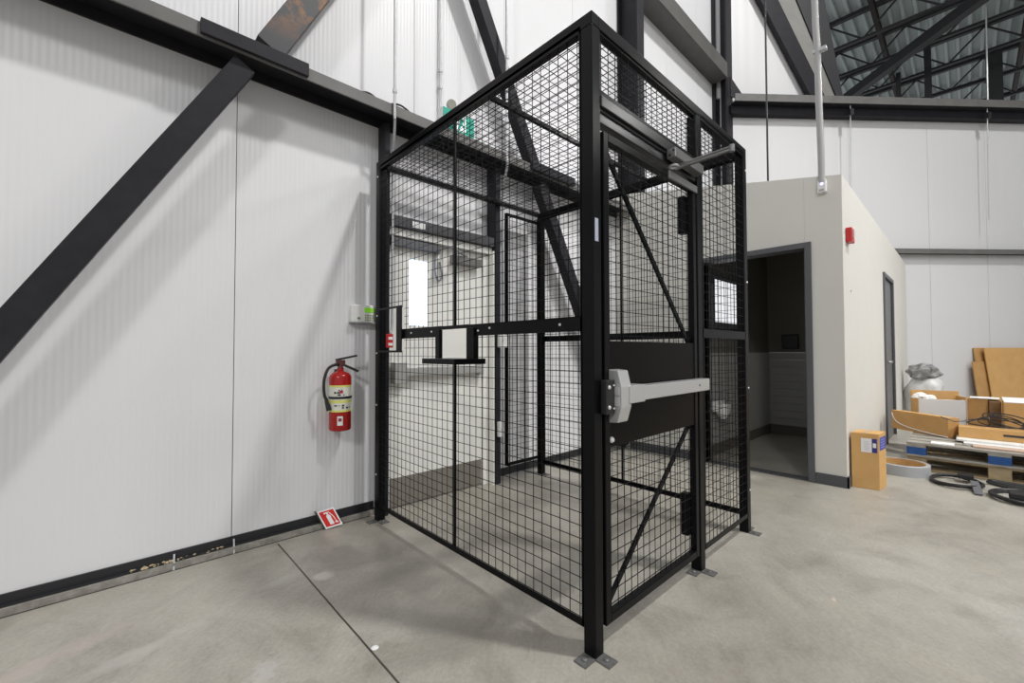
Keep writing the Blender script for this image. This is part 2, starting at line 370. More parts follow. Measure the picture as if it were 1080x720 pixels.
# ------------------------------------------------------------------ structural steel
def steel(name, mb, label, cat, m=STEEL, group=None, bevel=.003): return tag(mb.build(name, m, bevel=bevel), label, cat, group)
FLANGE = noisy('dusty_grey_flange', (.115, .112, .108), (.15, .147, .14), 5, .55)
b1 = MB(); b1.box(-9, 4.62, 2.747, WY-.002, 2.900, 2.912); b1.box(-9, 4.62, WY-.014, WY-.002, 2.835, 2.90)
steel('steel_beam', b1, 'long dark steel channel beam running along the white wall above the cage', 'beam')
MB().box(-9, 4.62, 2.735, 2.747, 2.835, 2.912).build('front_flange', FLANGE, bpy.data.objects['steel_beam'], .002)
sp = MB(); sp.box(.315, .853, 2.712, 2.734, 2.846, 2.925); sp.box(.315, .853, 2.734, 2.93, 2.913, 2.925)
steel('splice_plate', sp, 'dark steel splice plate bolted on the wall beam where the left brace crosses', 'plate')
# left brace: below and above the beam
lb = MB(); dirv = Vector((.879, 0, 1.572)).normalized(); pa = Vector((-.36, 2.795, 1.19)) - dirv*2.2; pa.z = max(pa.z, -1)
k = (.0 - (-.36))/.879
P0 = Vector((-.372, 2.795, 1.19)); t0 = (.03-P0.z)/dirv.z; t1 = (2.80-P0.z)/dirv.z
lb.bar(P0+dirv*t0, P0+dirv*t1, .055, .114, (dirv.z, 0, -dirv.x)); steel('diagonal_brace', lb, 'flat dark diagonal brace rising across the left of the white wall', 'brace')
ub = MB(); ub.bar((.660, 2.84, 2.975), (.655+.36*2.6*.72, 2.84, 2.93+.36*2.6*1.42), .10, .155, (.89, 0, -.45)); steel('diagonal_brace', ub, 'rust spotted upper continuation of the left brace above the splice plate', 'brace', RUST)
# right brace behind the cage
rb = MB(); q0 = Vector((2.26, 2.84, 4.21)); q1 = Vector((3.63, 2.84, 1.68)); dv = (q1-q0).normalized()
s0 = q0 - dv*3.5; s1 = q0 + dv*((q0.z-.12)/-dv.z)
at_ = lambda z: q0 + dv*((q0.z-z)/-dv.z)
rb.bar(at_(2.80), at_(.06), .10, .115, (-dv.z, 0, dv.x)); steel('diagonal_brace', rb, 'dark diagonal brace descending to the right behind the cage, below the wall beam', 'brace')
MB().bar(at_(7.0), at_(2.96), .10, .115, (-dv.z, 0, dv.x)).build('diagonal_brace', STEEL, None, .003)
tag(bpy.data.objects['diagonal_brace.003'], 'dark diagonal brace rising to the upper left above the wall beam and exit sign', 'brace')
gp = MB(); gp.box(2.80, 3.42, 2.70, 2.734, 2.85, 2.93); steel('splice_plate', gp, 'dark splice plate on the wall beam where the right brace passes behind the cage', 'plate')
def isec(mb, x0, x1, y0, y1, z0, z1, tf=.02, tw=.014):
    xm = (x0+x1)/2; mb.box(x0, x1, y0, y0+tf, z0, z1); mb.box(x0, x1, y1-tf, y1, z0, z1); mb.box(xm-tw/2, xm+tw/2, y0+tf, y1-tf, z0, z1)
jc = MB(); jc.box(1.422, 1.462, 2.852, WY-.015, 0, 2.834); steel('jamb_post', jc, 'dark steel jamb post behind the cage corner nearest the extinguisher', 'post')
jc = MB(); jc.box(2.47, 2.535, 2.852, WY-.015, 0, 2.834); steel('jamb_post', jc, 'dark steel jamb post right of the white exit door', 'post')
hb = MB(); hb.box(1.463, 2.469, 2.86, WY-.015, 2.098, 2.178); hbo = steel('steel_header', hb, 'dark steel header spanning above the white exit door', 'beam', noisy('grey_header_paint', (.05, .05, .055), (.065, .064, .07), 9, .5))
MB().box(1.65, 1.76, 2.857, 2.860, 2.112, 2.158).build('white_sticker', PAPER, hbo)
cm = MB(); isec(cm, 4.63, 4.79, 2.69, WY-.005, 2.5, 9.2); steel('steel_column', cm, 'tall dark steel column rising behind the washroom and cage gate', 'column')
c2 = MB(); isec(c2, 7.6, 7.86, 2.73, WY-.005, 0, 9.2, .03); steel('steel_column', c2, 'tall dark steel column in the wall corner beside the far beam', 'column')
b2 = MB(); b2.box(4.795, 7.6, 2.715, 2.73, 5.83, 6.09); b2.box(4.795, 7.6, 2.73, WY-.002, 6.07, 6.09); b2.box(4.795, 7.6, 2.73, WY-.002, 5.83, 5.845); steel('steel_beam', b2, 'short dark steel beam between the two tall columns', 'beam', noisy('grey_beam_paint', (.085, .083, .078), (.11, .107, .10), 5, .55))
b3 = MB(); b3.fbox(fp(.06, 5.395, .0), FD*9, FN*.265, Vector((0, 0, .015))); b3.fbox(fp(.06, 5.26, .0), FD*9, FN*.14, Vector((0, 0, .135)))
b3o = steel('steel_beam', b3, 'heavy dark beam along the top of the angled far wall', 'beam')
MB().fbox(fp(.06, 5.395, .265), FD*9, FN*.015, Vector((0, 0, .125))).build('front_flange', FLANGE, b3o, .002)
b4 = MB(); b4.fbox(fp(2.9, 2.875, .0), FD*6, FN*.12, Vector((0, 0, .02))); b4o = steel('wall_girt', b4, 'thin dark girt across the far wall above the cardboard', 'beam')
MB().fbox(fp(2.9, 2.865, .12), FD*6, FN*.012, Vector((0, 0, .085))).build('front_flange', FLANGE, b4o, .002)
gs = MB().prism([fp(.06, 5.54, .12), fp(.30, 5.54, .12), fp(.06, 5.90, .12)], FN*.02); steel('gusset_plate', gs, 'triangular dark gusset plate where far beam meets the corner column', 'plate')
rk = MB().prism([fp(.29, 7.9, .03), fp(.64, 7.9, .03), fp(1.74, 5.62, .03), fp(1.48, 5.62, .03)], FN*.10); steel('rafter', rk, 'wide dark raking rafter coming down onto the far beam', 'beam')
eg = MB().prism([fp(.62, 9.2, -.02), fp(1.55, 9.2, -.02), fp(2.17, 5.62, -.02), fp(2.06, 5.62, -.02)], FN*.045); steel('edge_beam', eg, 'black sloping edge beam where white gable meets the roof', 'beam', ROOFST)

# roof beyond the far wall
dk = MB(); ZR = 8.45; x = 9.0
yy = -14.0
pr = []
while yy < 6.0:
    pr += [(yy, ZR), (yy+.05, ZR), (yy+.07, ZR+.08), (yy+.18, ZR+.08)]; yy += .20
vs = [(9.0, y, z) for y, z in pr] + [(30.0, y, z) for y, z in pr]; n = len(pr)
dk.add(vs, [(i, i+1, n+i+1, n+i) for i in range(n-1)])
vs = [(9.0, y, z+.012) for y, z in pr] + [(30.0, y, z+.012) for y, z in pr]
dk.add(vs, [(i, i+1, n+i+1, n+i) for i in range(n-1)])
struct(dk.build('ceiling', DECK), 'corrugated galvanised roof deck above the open trusses', 'ceiling')
for i, xj in enumerate((11.55, 12.75, 14.05, 15.55, 16.9, 18.3)):
    jo = thing('roof_joist', (xj, -4, 7.75), 'open web steel roof joist under the corrugated deck, ' + ('nearest the raking rafter', 'second from the rafter', 'third from the rafter', 'fourth from the rafter', 'fifth from the rafter', 'farthest back')[i], 'joist', 'open web joists under the roof deck')
    MB().box(xj-.05, xj+.05, -13, 5, 8.36, 8.44).build('top_chord', ROOFST, jo)
    MB().box(xj-.04, xj+.04, -13, 5, 7.78, 7.83).build('bottom_chord', ROOFST, jo)
    wb = MB(); y = -13
    while y < 4.5:
        wb.bar((xj, y, 7.8), (xj, y+.6, 8.38), .03, .03); wb.bar((xj, y+.6, 8.38), (xj, y+1.2, 7.8), .03, .03); y += 1.2
    wb.build('web', ROOFST, jo)
for yb, lb_ in ((1.2, 'rust brown girder crossing under the roof joists near the white pipe'), (-1.0, 'dark girder crossing under the roof joists at the right edge')):
    g = MB(); g.box(9.2, 26, yb-.04, yb+.04, 8.32, 8.34); g.box(9.2, 26, yb-.012, yb+.012, 8.16, 8.32); g.box(9.2, 26, yb-.04, yb+.04, 8.14, 8.16)
    steel('roof_girder', g, lb_, 'girder', noisy('rusty_girder', (.015, .012, .012), (.035, .018, .014), 3, .6))
rf = MB(); rf.bar((13.45, 1.97, 7.55), (10.7, -1.02, 7.55), .17, .2); steel('roof_brace', rf, 'long dark diagonal roof brace sloping up across the far trusses', 'brace', ROOFST)
for px_, py_, zt_, wd_, lab in ((13.45, .50, 8.1, .12, 'dark post standing beyond the far wall, tallest of those under the trusses'), (15.0, -.55, 8.1, .26, 'wide dark post beyond the far wall at the right'), (13.2, .98, 7.6, .08, 'slender dark post beyond the far wall under the diagonal roof brace')):
    steel('roof_post', MB().box(px_-wd_/2, px_+wd_/2, py_-wd_/2, py_+wd_/2, 0, zt_), lab, 'post', ROOFST)
tag(MB().tube([(11.5, -.35, 8.4), (11.45, -.33, 5.0)], .012, 6).build('hanging_cable', GALV), 'pale cable hanging from the roof beyond the far wall', 'cable')

# ------------------------------------------------------------------ the cage
X0, Y0, X1, Y1, H = 1.351, .982, 3.0535, 2.846, 2.508
P = .055
cage = thing('security_cage', ((X0+X1)/2, (Y0+Y1)/2, 0), 'black welded wire mesh security cage enclosing the white exit door', 'cage')
def bolt(mb, p, n, r=.0065, h=.006):
    p, n = Vector(p), Vector(n).normalized(); mb.lathe(p, [(r, 0), (r, h*.5), (r*.6, h)], 10, n)
def bolts(pts, n, parent, r=.0065, h=.006, m=None):
    for p in pts:
        mb = MB(); bolt(mb, p, n, r, h); mb.build('bolt', m or ZINC, parent)
def post(x, y, tabs, top=H-.05):
    po = MB().box(x, x+P, y, y+P, 0, top-.002).build('post', BLACK, cage, .004)
    for dx, dy in tabs:
        tb = MB(); cx, cy = x+P/2, y+P/2
        if dx: a = x+P if dx > 0 else x-.062; tb.box(a, a+.062, y, y+P, 0, .006); bx, by = a+.031, cy
        else: a = y+P if dy > 0 else y-.062; tb.box(x, x+P, a, a+.062, 0, .006); bx, by = cx, a+.031
        bolt(tb, (bx, by, .006), (0, 0, 1), .011, .007); tb.build('foot_tab', FOOT, po)
    return po
pf = post(X0, Y0, ((-1, 0), (0, -1))); pl = post(X0, Y1-P, ((-1, 0), (0, -1))); pr_ = post(X1-P, Y0, ((1, 0), (0, -1))); pbk = post(X1-P, Y1-P, ((0, -1),))
pj = post(2.29, Y0, ((0, -1), (-1, 0)))
bolts([(X0, Y1-P/2, z) for z in (.32, .80, 1.16, 1.42, 2.40)], (-1, 0, 0), pl)
bolts([(X1-P/2+.008, Y0, z) for z in (.27, .93, 1.62, 2.36)], (0, -1, 0), pr_)
MB().box(X0+.012, X0+.034, Y0-.0012, Y0, 1.60, 1.69).build('white_sticker', mat('pale_blue_sticker', (.45, .48, .6), .3), pf)
def angle_frame(mb, o, u, v, lu, lv, n, wl=.010, wr=.010, wb=.030, wt=.030, th=.005, lip=.028):
    o, u, v, n = Vector(o), Vector(u), Vector(v), Vector(n)
    if wl: mb.fbox(o, u*wl, n*th, v*lv); mb.fbox(o, u*th, n*lip, v*lv)
    if wr: mb.fbox(o+u*(lu-wr), u*wr, n*th, v*lv); mb.fbox(o+u*(lu-th), u*th, n*lip, v*lv)
    if wb: mb.fbox(o, u*lu, n*th, v*wb); mb.fbox(o, u*lu, n*lip, v*th)
    if wt: mb.fbox(o+v*(lv-wt), u*lu, n*th, v*wt); mb.fbox(o+v*(lv-th), u*lu, n*lip, v*th)
def cut(a, b, spans):
    """what is left of the interval a..b once the spans are taken out"""
    out = [(a, b)]
    for s0, s1 in spans: out = [q for p, r in out for q in ((p, min(r, s0)), (max(p, s1), r)) if q[1]-q[0] > .002]
    return out
def rect_panel(name, o, u, v, lu, lv, n, mids=(), verts=(), holes=(), phase=.5, parent=None, **fw_):
    """angle iron frame with welded wire; mids are (z0, z1, u0, u1), verts (position, width); holes are (u0, u1, v0, v1)."""
    o, u, v, n = Vector(o), Vector(u), Vector(v), Vector(n)
    mb = MB(); angle_frame(mb, o, u, v, lu, lv, n, **fw_)
    for z0, z1, u0, u1 in mids: mb.fbox(o+v*z0+u*u0, u*(u1-u0), n*.006, v*(z1-z0)); mb.fbox(o+v*(z1-.005)+u*u0, u*(u1-u0), n*.03, v*.005)
    for x_, wd in verts:
        for a, b in cut(0, lv, [(h[2], h[3]) for h in holes if h[0] < x_ < h[1]]): mb.fbox(o+u*(x_-wd/2)+n*.006+v*a, u*wd, n*.012, v*(b-a))
    fr = mb.build(name, BLACK, cage, .0012, seg=1)
    wm = MB(); base = o+n*.010; r = WR; nn = u.cross(v); x_ = .0508*phase
    while x_ < lu-.004:
        for a, b in cut(0, lv, [(h[2], h[3]) for h in holes if h[0] < x_ < h[1]]): wm.fbox(base+u*(x_-r)+v*a, u*2*r, nn*2*r, v*(b-a))
        x_ += .0508
    z_ = .0508*phase
    while z_ < lv-.004:
        for a, b in cut(0, lu, [(h[0], h[1]) for h in holes if h[2] < z_ < h[3]]): wm.fbox(base+v*(z_-r)+nn*r*2+u*a, v*2*r, nn*2*r, u*(b-a))
        z_ += .0508
    wm.build('wire_mesh', WIRE, fr)
    return fr
WR = .0013
ZB, ZT = .10, 2.475
# left side: u runs from the front post to the wall
u_ = lambda y: y-Y0-P
left = rect_panel('side_panel', (X0, Y0+P, ZB), (0,1,0), (0,0,1), Y1-Y0-2*P, ZT-ZB, (1,0,0), verts=((u_(1.907), .016),),
    mids=((1.250-ZB, 1.310-ZB, 0, u_(1.775)), (1.292-ZB, 1.312-ZB, u_(1.775), u_(2.03)), (1.252-ZB, 1.314-ZB, u_(2.03), u_(2.47))),
    holes=((u_(1.72), u_(2.06), 1.12-ZB, 1.30-ZB), (u_(2.46), u_(2.80), 1.175-ZB, 1.455-ZB)))
bolts([(X0, y, z) for y, z in ((2.35, 1.285), (2.12, 1.285), (1.69, 1.275), (1.60, 1.285), (1.15, 1.28))], (-1, 0, 0), left, .006)
# pass-through hatch with shelf
MB().box(X0-.012, X0+.020, 1.712, 1.775, 1.125, 1.292).build('hatch_jamb', BLACK, cage, .002)
MB().box(X0-.012, X0+.012, 2.027, 2.066, 1.125, 1.292).build('hatch_jamb', BLACK, cage, .002)
MB().box(1.204, 1.40, 1.69, 1.985, 1.106, 1.134).build('hatch_shelf', BLACK, cage, .002)
# frame plate around the pull station opening
pk = MB(); pk.box(X0-.016, X0-.010, 2.447, 2.515, 1.165, 1.465); pk.box(X0-.016, X0-.010, 2.515, 2.79, 1.452, 1.465); pk.box(X0-.016, X0-.010, 2.515, 2.79, 1.165, 1.178); pk.build('access_frame', BLACK, cage, .0015)
# right side
rect_panel('side_panel', (X1-.006, Y0+P, ZB), (0,1,0), (0,0,1), Y1-Y0-2*P, ZT-ZB, (-1,0,0), mids=((1.262-ZB, 1.316-ZB, 0, Y1-Y0-2*P),), verts=((1.93-Y0-P, .014),))
# front right narrow panel and transom panel
rect_panel('front_panel', (2.29+P, Y0, ZB), (1,0,0), (0,0,1), X1-P-2.29-P, ZT-ZB, (0,1,0), mids=((1.245-ZB, 1.297-ZB, 0, X1-P-2.29-P),))
rect_panel('transom_panel', (X0+P, Y0+.006, 2.19), (1,0,0), (0,0,1), 2.29-X0-P, ZT-2.19, (0,1,0))
tr = MB(); tr.box(X0+P, 2.29, Y0-.006, Y0+.04, 2.145, 2.192); tr.box(X0+P, 2.29, Y0+.006, Y0+.045, 2.085, 2.145); tr.box(X0+P, 2.29, Y0-.002, Y0+.006, 2.125, 2.133); tr.build('transom_rail', noisy('black_rail', (.014, .014, .016), (.018, .018, .02), 30, .28), cage, .004)
# return panel at the wall and back bottom rail
rect_panel('return_panel', (2.578, Y1-.03, .15), (1,0,0), (0,0,1), X1-P-2.578, 2.42-.15, (0,1,0), wl=.02)
# roof
rect_panel('roof_panel', (X0+.01, Y0+.01, H-.032), (0,1,0), (1,0,0), 1.667-Y0-.01, X1-X0-.02, (0,0,1), phase=.4, wr=.008)
rect_panel('roof_panel', (X0+.01, 1.667, H-.032), (0,1,0), (1,0,0), Y1-1.667-.01, X1-X0-.02, (0,0,1), phase=.4, wl=.008)
tp = MB(); th = .052
tp.box(X0, X0+.045, Y0, Y1, H-th, H); tp.box(X1-.045, X1, Y0, Y1, H-th, H); tp.box(X0+.045, X1-.045, Y0, Y0+.045, H-th, H); tp.box(X0+.045, X1-.045, Y1-.035, Y1, H-.036, H)
tp.build('top_rail', BLACK, cage, .003)
# gate
GX0, GX1, GZ0, GZ1 = 1.425, 2.272, .095, 2.055
gm = MB(); gw = .034
gm.box(GX0, GX0+gw, Y0, Y0+.034, GZ0, GZ1); gm.box(GX1-gw, GX1, Y0, Y0+.034, GZ0, GZ1); gm.box(GX0+gw, GX1-gw, Y0, Y0+.034, GZ0, GZ0+gw); gm.box(GX0+gw, GX1-gw, Y0, Y0+.034, GZ1-gw, GZ1)
gate = gm.build('gate', BLACK, cage, .003)
MB().wires((GX0+gw, Y0+.018, GZ0+gw), (1,0,0), (0,0,1), GX1-GX0-2*gw, .785-GZ0-gw).build('wire_mesh', WIRE, gate)
MB().wires((GX0+gw, Y0+.018, 1.21), (1,0,0), (0,0,1), GX1-GX0-2*gw, GZ1-gw-1.21).build('wire_mesh', WIRE, gate)
MB().box(GX0+.004, GX1-.002, Y0+.004, Y0+.030, .785, 1.212).build('lock_plate', PLATE, gate, .002)
MB().bar((GX0+.035, Y0+.026, 2.01), (GX1-.05, Y0+.026, 1.21), .012, .022, (1,0,1)).build('diagonal_strap', BLACK, gate)
MB().bar((GX0+.035, Y0+.026, .15), (GX1-.05, Y0+.026, .79), .012, .022, (-1,0,1)).build('diagonal_strap', BLACK, gate)
for z0, z1 in ((1.80, 2.0), (.20, .42)):
    MB().box(GX1-.055, GX1-.012, Y0+.036, Y0+.075, z0, z1).build('hinge', BLACK, gate, .003)
# exit device
hx = 1.452; yb = Y0+.003
ex = MB().prism([(hx, yb, .885), (hx, yb-.044, .889), (hx, yb-.062, .95), (hx, yb-.062, 1.030), (hx, yb-.046, 1.094), (hx, yb, 1.098)], (.070, 0, 0))
ex.build('exit_device', ALU, gate, .004)
eb = MB(); eb.box(hx+.050, hx+.165, yb-.070, yb-.008, .962, 1.034); eb.build('bar_end', ALU, gate, .004)
eb = MB(); eb.box(hx+.165, 2.272, yb-.066, yb-.014, .968, 1.028); eb.build('push_bar', ALU, gate, .004)
MB().lathe((2.15, yb-.066, 1.0), [(.006, 0), (.006, .001)], 10, (0,-1,0)).build('cylinder_hole', RUBBER, gate)
st = MB(); st.box(1.392, 1.448, Y0-.030, Y0-.001, .925, 1.058); sto = st.build('strike_box', RUBBER, gate, .003)
bolts([(1.408, Y0-.030, .952), (1.408, Y0-.030, 1.03)], (0,-1,0), gate, .008); bolts([(1.438, Y0-.030, .946), (1.438, Y0-.030, 1.036)], (0,-1,0), gate, .004)
MB().box(hx-.003, hx, yb-.050, yb-.030, .955, .99).box(hx-.003, hx, yb-.050, yb-.030, .998, 1.03).build('latch_face', ZINC, gate)
MB().lathe((1.470, Y0+.004, .815), [(.0125, 0), (.0125, .006), (.007, .012)], 14, (0,-1,0)).build('round_bolt', ZINC, gate, smooth=True)
# closer on the transom
cl = MB(); cl.box(1.945, 2.262, Y0-.050, Y0-.004, 2.098, 2.145); clo = cl.build('gate_closer', mat('grey_closer_body', (.22, .22, .22), .32, .55), cage, .004)
MB().box(1.96, 2.268, Y0-.012, Y0-.001, 2.012, 2.048).build('closer_shoe', mat('grey_shoe_plate', (.24, .24, .24), .35, .5), gate, .002)
bolts([(1.945, Y0-.04, 2.132), (1.945, Y0-.02, 2.112)], (-1, 0, 0), clo, .006, m=RUBBER)
ar = MB(); ar.bar((2.0, .955, 2.062), (2.0, .70, 2.066), .018, .010); ar.bar((2.03, .96, 2.088), (2.0, .70, 2.08), .014, .009); ar.cyl((2.0, .70, 2.056), (2.0, .70, 2.088), .012); ar.build('closer_arm', mat('dark_zinc_arm', (.28, .28, .28), .3, .6), clo, .002)
lg = MB(); lg.tube([Vector((2.0, .955, 2.06))+Vector((.0, .0, 0))] + [Vector((1.97+.02*math.cos(a), .955+.02*math.sin(a), 2.062)) for a in [i*PI/6 for i in range(12)]], .006, 6); lg.build('arm_eye', GALV, clo, smooth=True)

# ------------------------------------------------------------------ things on and at the left wall
# fire extinguisher
fe = thing('fire_extinguisher', (1.12, 2.90, .645), 'red fire extinguisher with black hose hanging on the white wall', 'fire extinguisher')
ec = Vector((1.128, 2.895, 0)); R = .070
MB().lathe(ec, [(.060, .645), (R-.004, .648), (R, .656), (R, .998), (R-.005, 1.014), (R-.020, 1.028), (.028, 1.037), (.021, 1.042), (.021, 1.060)], 28).build('cylinder', RED, fe, smooth=True)
lb1 = MB().lathe(ec, [(R+.0008, .775), (R+.0008, .945)], 28).build('instruction_label', LAB, fe, smooth=True)
for z0, z1 in ((.772, .785), (.832, .850), (.935, .948)): MB().lathe(ec, [(R+.0014, z0), (R+.0014, z1)], 28).build('yellow_band', YEL, lb1, smooth=True)
def on_cyl(mb, a, z, wd, ht, r=R+.002):
    n = Vector((math.cos(a), math.sin(a), 0)); t = Vector((-n.y, n.x, 0)); c = ec + n*r + Vector((0, 0, z)); mb.fbox(c-t*wd/2-Vector((0,0,ht/2)), t*wd, n*.0006, Vector((0,0,ht)))
for i in range(26):
    gl = MB(); on_cyl(gl, -PI/2-.95+random.random()*1.5, random.choice((.80, .815, .87, .885, .90, .915)), .006+random.random()*.010, .004+random.random()*.008); gl.build('label_print', INK, lb1)
rp = MB(); on_cyl(rp, -1.85, .905, .022, .018); rp.build('red_print', mat('label_red', (.45, .03, .08), .5), lb1)
tg = MB(); on_cyl(tg, -1.95, .715, .034, .060, R+.001); tgo = tg.build('small_label', PAPER, fe)
tg = MB(); on_cyl(tg, -1.95, .722, .022, .022, R+.0018); tg.build('label_mark', mat('label_brown', (.25, .03, .03), .5), tgo)
MB().lathe(ec, [(R+.003, .858), (R+.004, .860), (R+.004, .872), (R+.003, .874)], 28).build('strap', RUBBER, fe, smooth=True)
MB().box(1.098, 1.158, 2.962, WY-.001, .84, .90).build('wall_bracket', RUBBER, fe); MB().box(1.118, 1.138, 2.95, WY-.001, 1.02, 1.05).build('wall_hook', RUBBER, fe)
vb = MB(); vb.lathe(ec, [(.019, 1.058), (.017, 1.07), (.017, 1.095), (.012, 1.10)], 14); vb.box(1.100, 1.156, 2.880, 2.910, 1.072, 1.114); vb.build('valve', mat('brown_valve', (.13, .05, .05), .35, .4), fe, .003)
hv = MB(); hv.bar((1.095, 2.893, 1.115), (1.235, 2.880, 1.143), .018, .013); hv.build('lever', RUBBER, fe, .002)
hv = MB(); hv.bar((1.14, 2.893, 1.085), (1.245, 2.880, 1.035), .018, .016); hv.build('carry_handle', RUBBER, fe, .002)
hp = smooth_path([(1.108, 2.885, 1.083), (1.085, 2.875, 1.084), (1.040, 2.872, 1.06), (1.016, 2.872, 1.00), (1.012, 2.874, .94), (1.018, 2.876, .885), (1.028, 2.876, .86)])
MB().tube(hp, .0095, 10).build('hose', RUBBER, fe, smooth=True)
MB().tube([(1.028, 2.876, .865), (1.033, 2.876, .84), (1.046, 2.872, .785)], [.011, .013, .017], 10).build('nozzle', RUBBER, fe, smooth=True)

# leaning extinguisher sign
sg = thing('extinguisher_sign', (1.09, 2.91, 0), 'small red and white extinguisher symbol sign leaning at the wall base', 'sign')
bl, brr = Vector((1.045, 2.905, .004)), Vector((1.148, 2.887, .016)); up_ = Vector((-.046, .045, .112)); ux = brr-bl; nn = ux.cross(up_).normalized()
if nn.y > 0: nn = -nn
MB().fbox(bl, ux, up_, nn*.002).build('plate', PAPER, sg)
MB().fbox(bl+nn*.0022+ux*.08+up_*.08, ux*.84, up_*.84, nn*.0006).build('red_field', mat('sign_red', (.60, .015, .01), .4), sg)
def sp_(a, b, o=.003): return bl + ux*a + up_*b + nn*o
pg = MB()
pg.prism([sp_(.36, .16), sp_(.60, .16), sp_(.60, .62), sp_(.55, .70), sp_(.42, .70), sp_(.36, .62)], nn*.0005)
pg.prism([sp_(.30, .76), sp_(.62, .80), sp_(.62, .84), sp_(.30, .84)], nn*.0005); pg.prism([sp_(.44, .70), sp_(.53, .70), sp_(.53, .78), sp_(.44, .78)], nn*.0005)
pg.prism([sp_(.66, .20), sp_(.86, .16), sp_(.78, .34)], nn*.0005); pg.prism([sp_(.60, .76), sp_(.64, .80), sp_(.76, .56), sp_(.78, .33), sp_(.74, .33), sp_(.71, .54)], nn*.0005)
pg.build('extinguisher_symbol', PAPER, sg)
MB().fbox(bl, Vector((-.004, .05, 0)), up_*.98, Vector((-.004, 0, 0))).build('back_plate', mat('grey_sign_back', (.08, .08, .08), .5), sg)

# keypad
kp = thing('alarm_keypad', (1.31, 2.94, 1.37), 'white alarm keypad with green display beside the cage', 'keypad')
MB().box(1.225, 1.395, 2.945, WY-.002, 1.378, 1.505).build('housing', WHITEP, kp, .008)
MB().box(1.215, 1.405, 2.93, WY-.002, 1.368, 1.380).build('ledge', mat('grey_ledge', (.25, .25, .25), .4), kp, .003)
MB().box(1.315, 1.385, 2.942, 2.945, 1.452, 1.485).build('display', LCD, kp)
ks = MB()
for i in range(4):
    for j in range(3): ks.box(1.318+i*.018, 1.330+i*.018, 2.942, 2.945, 1.392+j*.017, 1.402+j*.017)
MB().box(1.262, 1.285, 2.942, 2.945, 1.40, 1.415).build('logo_plate', mat('green_plate', (.2, .3, .15), .5), kp)
ks.build('keys', mat('grey_keys', (.30, .36, .22), .5), kp)

# fire pull station
ps = thing('pull_station', (1.436, 2.84, 1.19), 'red fire alarm pull station on the jamb post inside the cage corner', 'alarm pull station')
MB().box(1.405, 1.468, 2.806, 2.851, 1.198, 1.296).build('box', REDP, ps, .003)
MB().box(1.430, 1.462, 2.803, 2.806, 1.255, 1.275).build('white_plate', PAPER, ps); MB().box(1.430, 1.462, 2.803, 2.806, 1.213, 1.232).build('white_handle', PAPER, ps)
def conduit(name, pts, r, label, m=GALV, cat='conduit', clips=()):
    t = thing(name, pts[-1], label, cat); MB().tube(smooth_path(pts, 5), r, 10).build('pipe', m, t, smooth=True)
    for c, ax in clips:
        c = Vector(c); MB().tube([c-Vector(ax)*.012, c+Vector(ax)*.012], r*1.55, 10).build('coupling', m, t, smooth=True)
    return t
conduit('conduit', [(1.425, 2.72, 6.5), (1.425, 2.72, 4.6), (1.425, 2.72, 3.4), (1.425, 2.72, 2.86), (1.435, 2.735, 2.80), (1.462, 2.80, 2.68), (1.475, 2.838, 2.60), (1.475, 2.838, 2.4), (1.475, 2.838, 1.8), (1.475, 2.838, 1.40), (1.46, 2.832, 1.30)], .0095, 'thin galvanised conduit dropping to the red pull station', clips=(((1.425, 2.72, 3.0), (0,0,1)),))
conduit('conduit', [(1.96, 2.955, 6.5), (1.96, 2.955, 5), (1.96, 2.955, 3.6), (1.96, 2.955, 2.97)], .010, 'thin galvanised conduit running down to the green exit sign', clips=(((1.96, 2.955, 3.50), (0,0,1)), ((1.96, 2.955, 3.36), (0,0,1)), ((1.96, 2.955, 3.03), (0,0,1))))
conduit('conduit', [(2.475, 2.70, 7), (2.475, 2.70, 5), (2.475, 2.70, 3.6), (2.475, 2.70, 2.90), (2.48, 2.70, 2.80), (2.505, 2.76, 2.68), (2.548, 2.832, 2.58), (2.552, 2.838, 2.45), (2.552, 2.838, 1.8), (2.552, 2.838, 1.32)], .012, 'galvanised conduit dropping along the jamb post right of the exit door', clips=(((2.475, 2.70, 3.73), (0,0,1)),))
for z, nm in ((1.205, 'upper'), (.42, 'lower')):
    bx = thing('junction_box', (2.545, 2.845, z), 'small white junction box, %s of two on the right jamb post' % nm, 'junction box', 'junction boxes on the jamb post')
    hh = .115 if nm == 'upper' else .13
    MB().box(2.495, 2.575, 2.805, 2.851, z, z+hh).build('box', WHITEP, bx, .004) if nm == 'upper' else MB().box(2.49, 2.535, 2.815, 2.851, z, z+hh).build('box', WHITEP, bx, .004)
    MB().box(2.51, 2.525, 2.802 if nm == 'upper' else 2.812, 2.806 if nm == 'upper' else 2.816, z+.05, z+.07).build('cover_screw', GALV, bx)

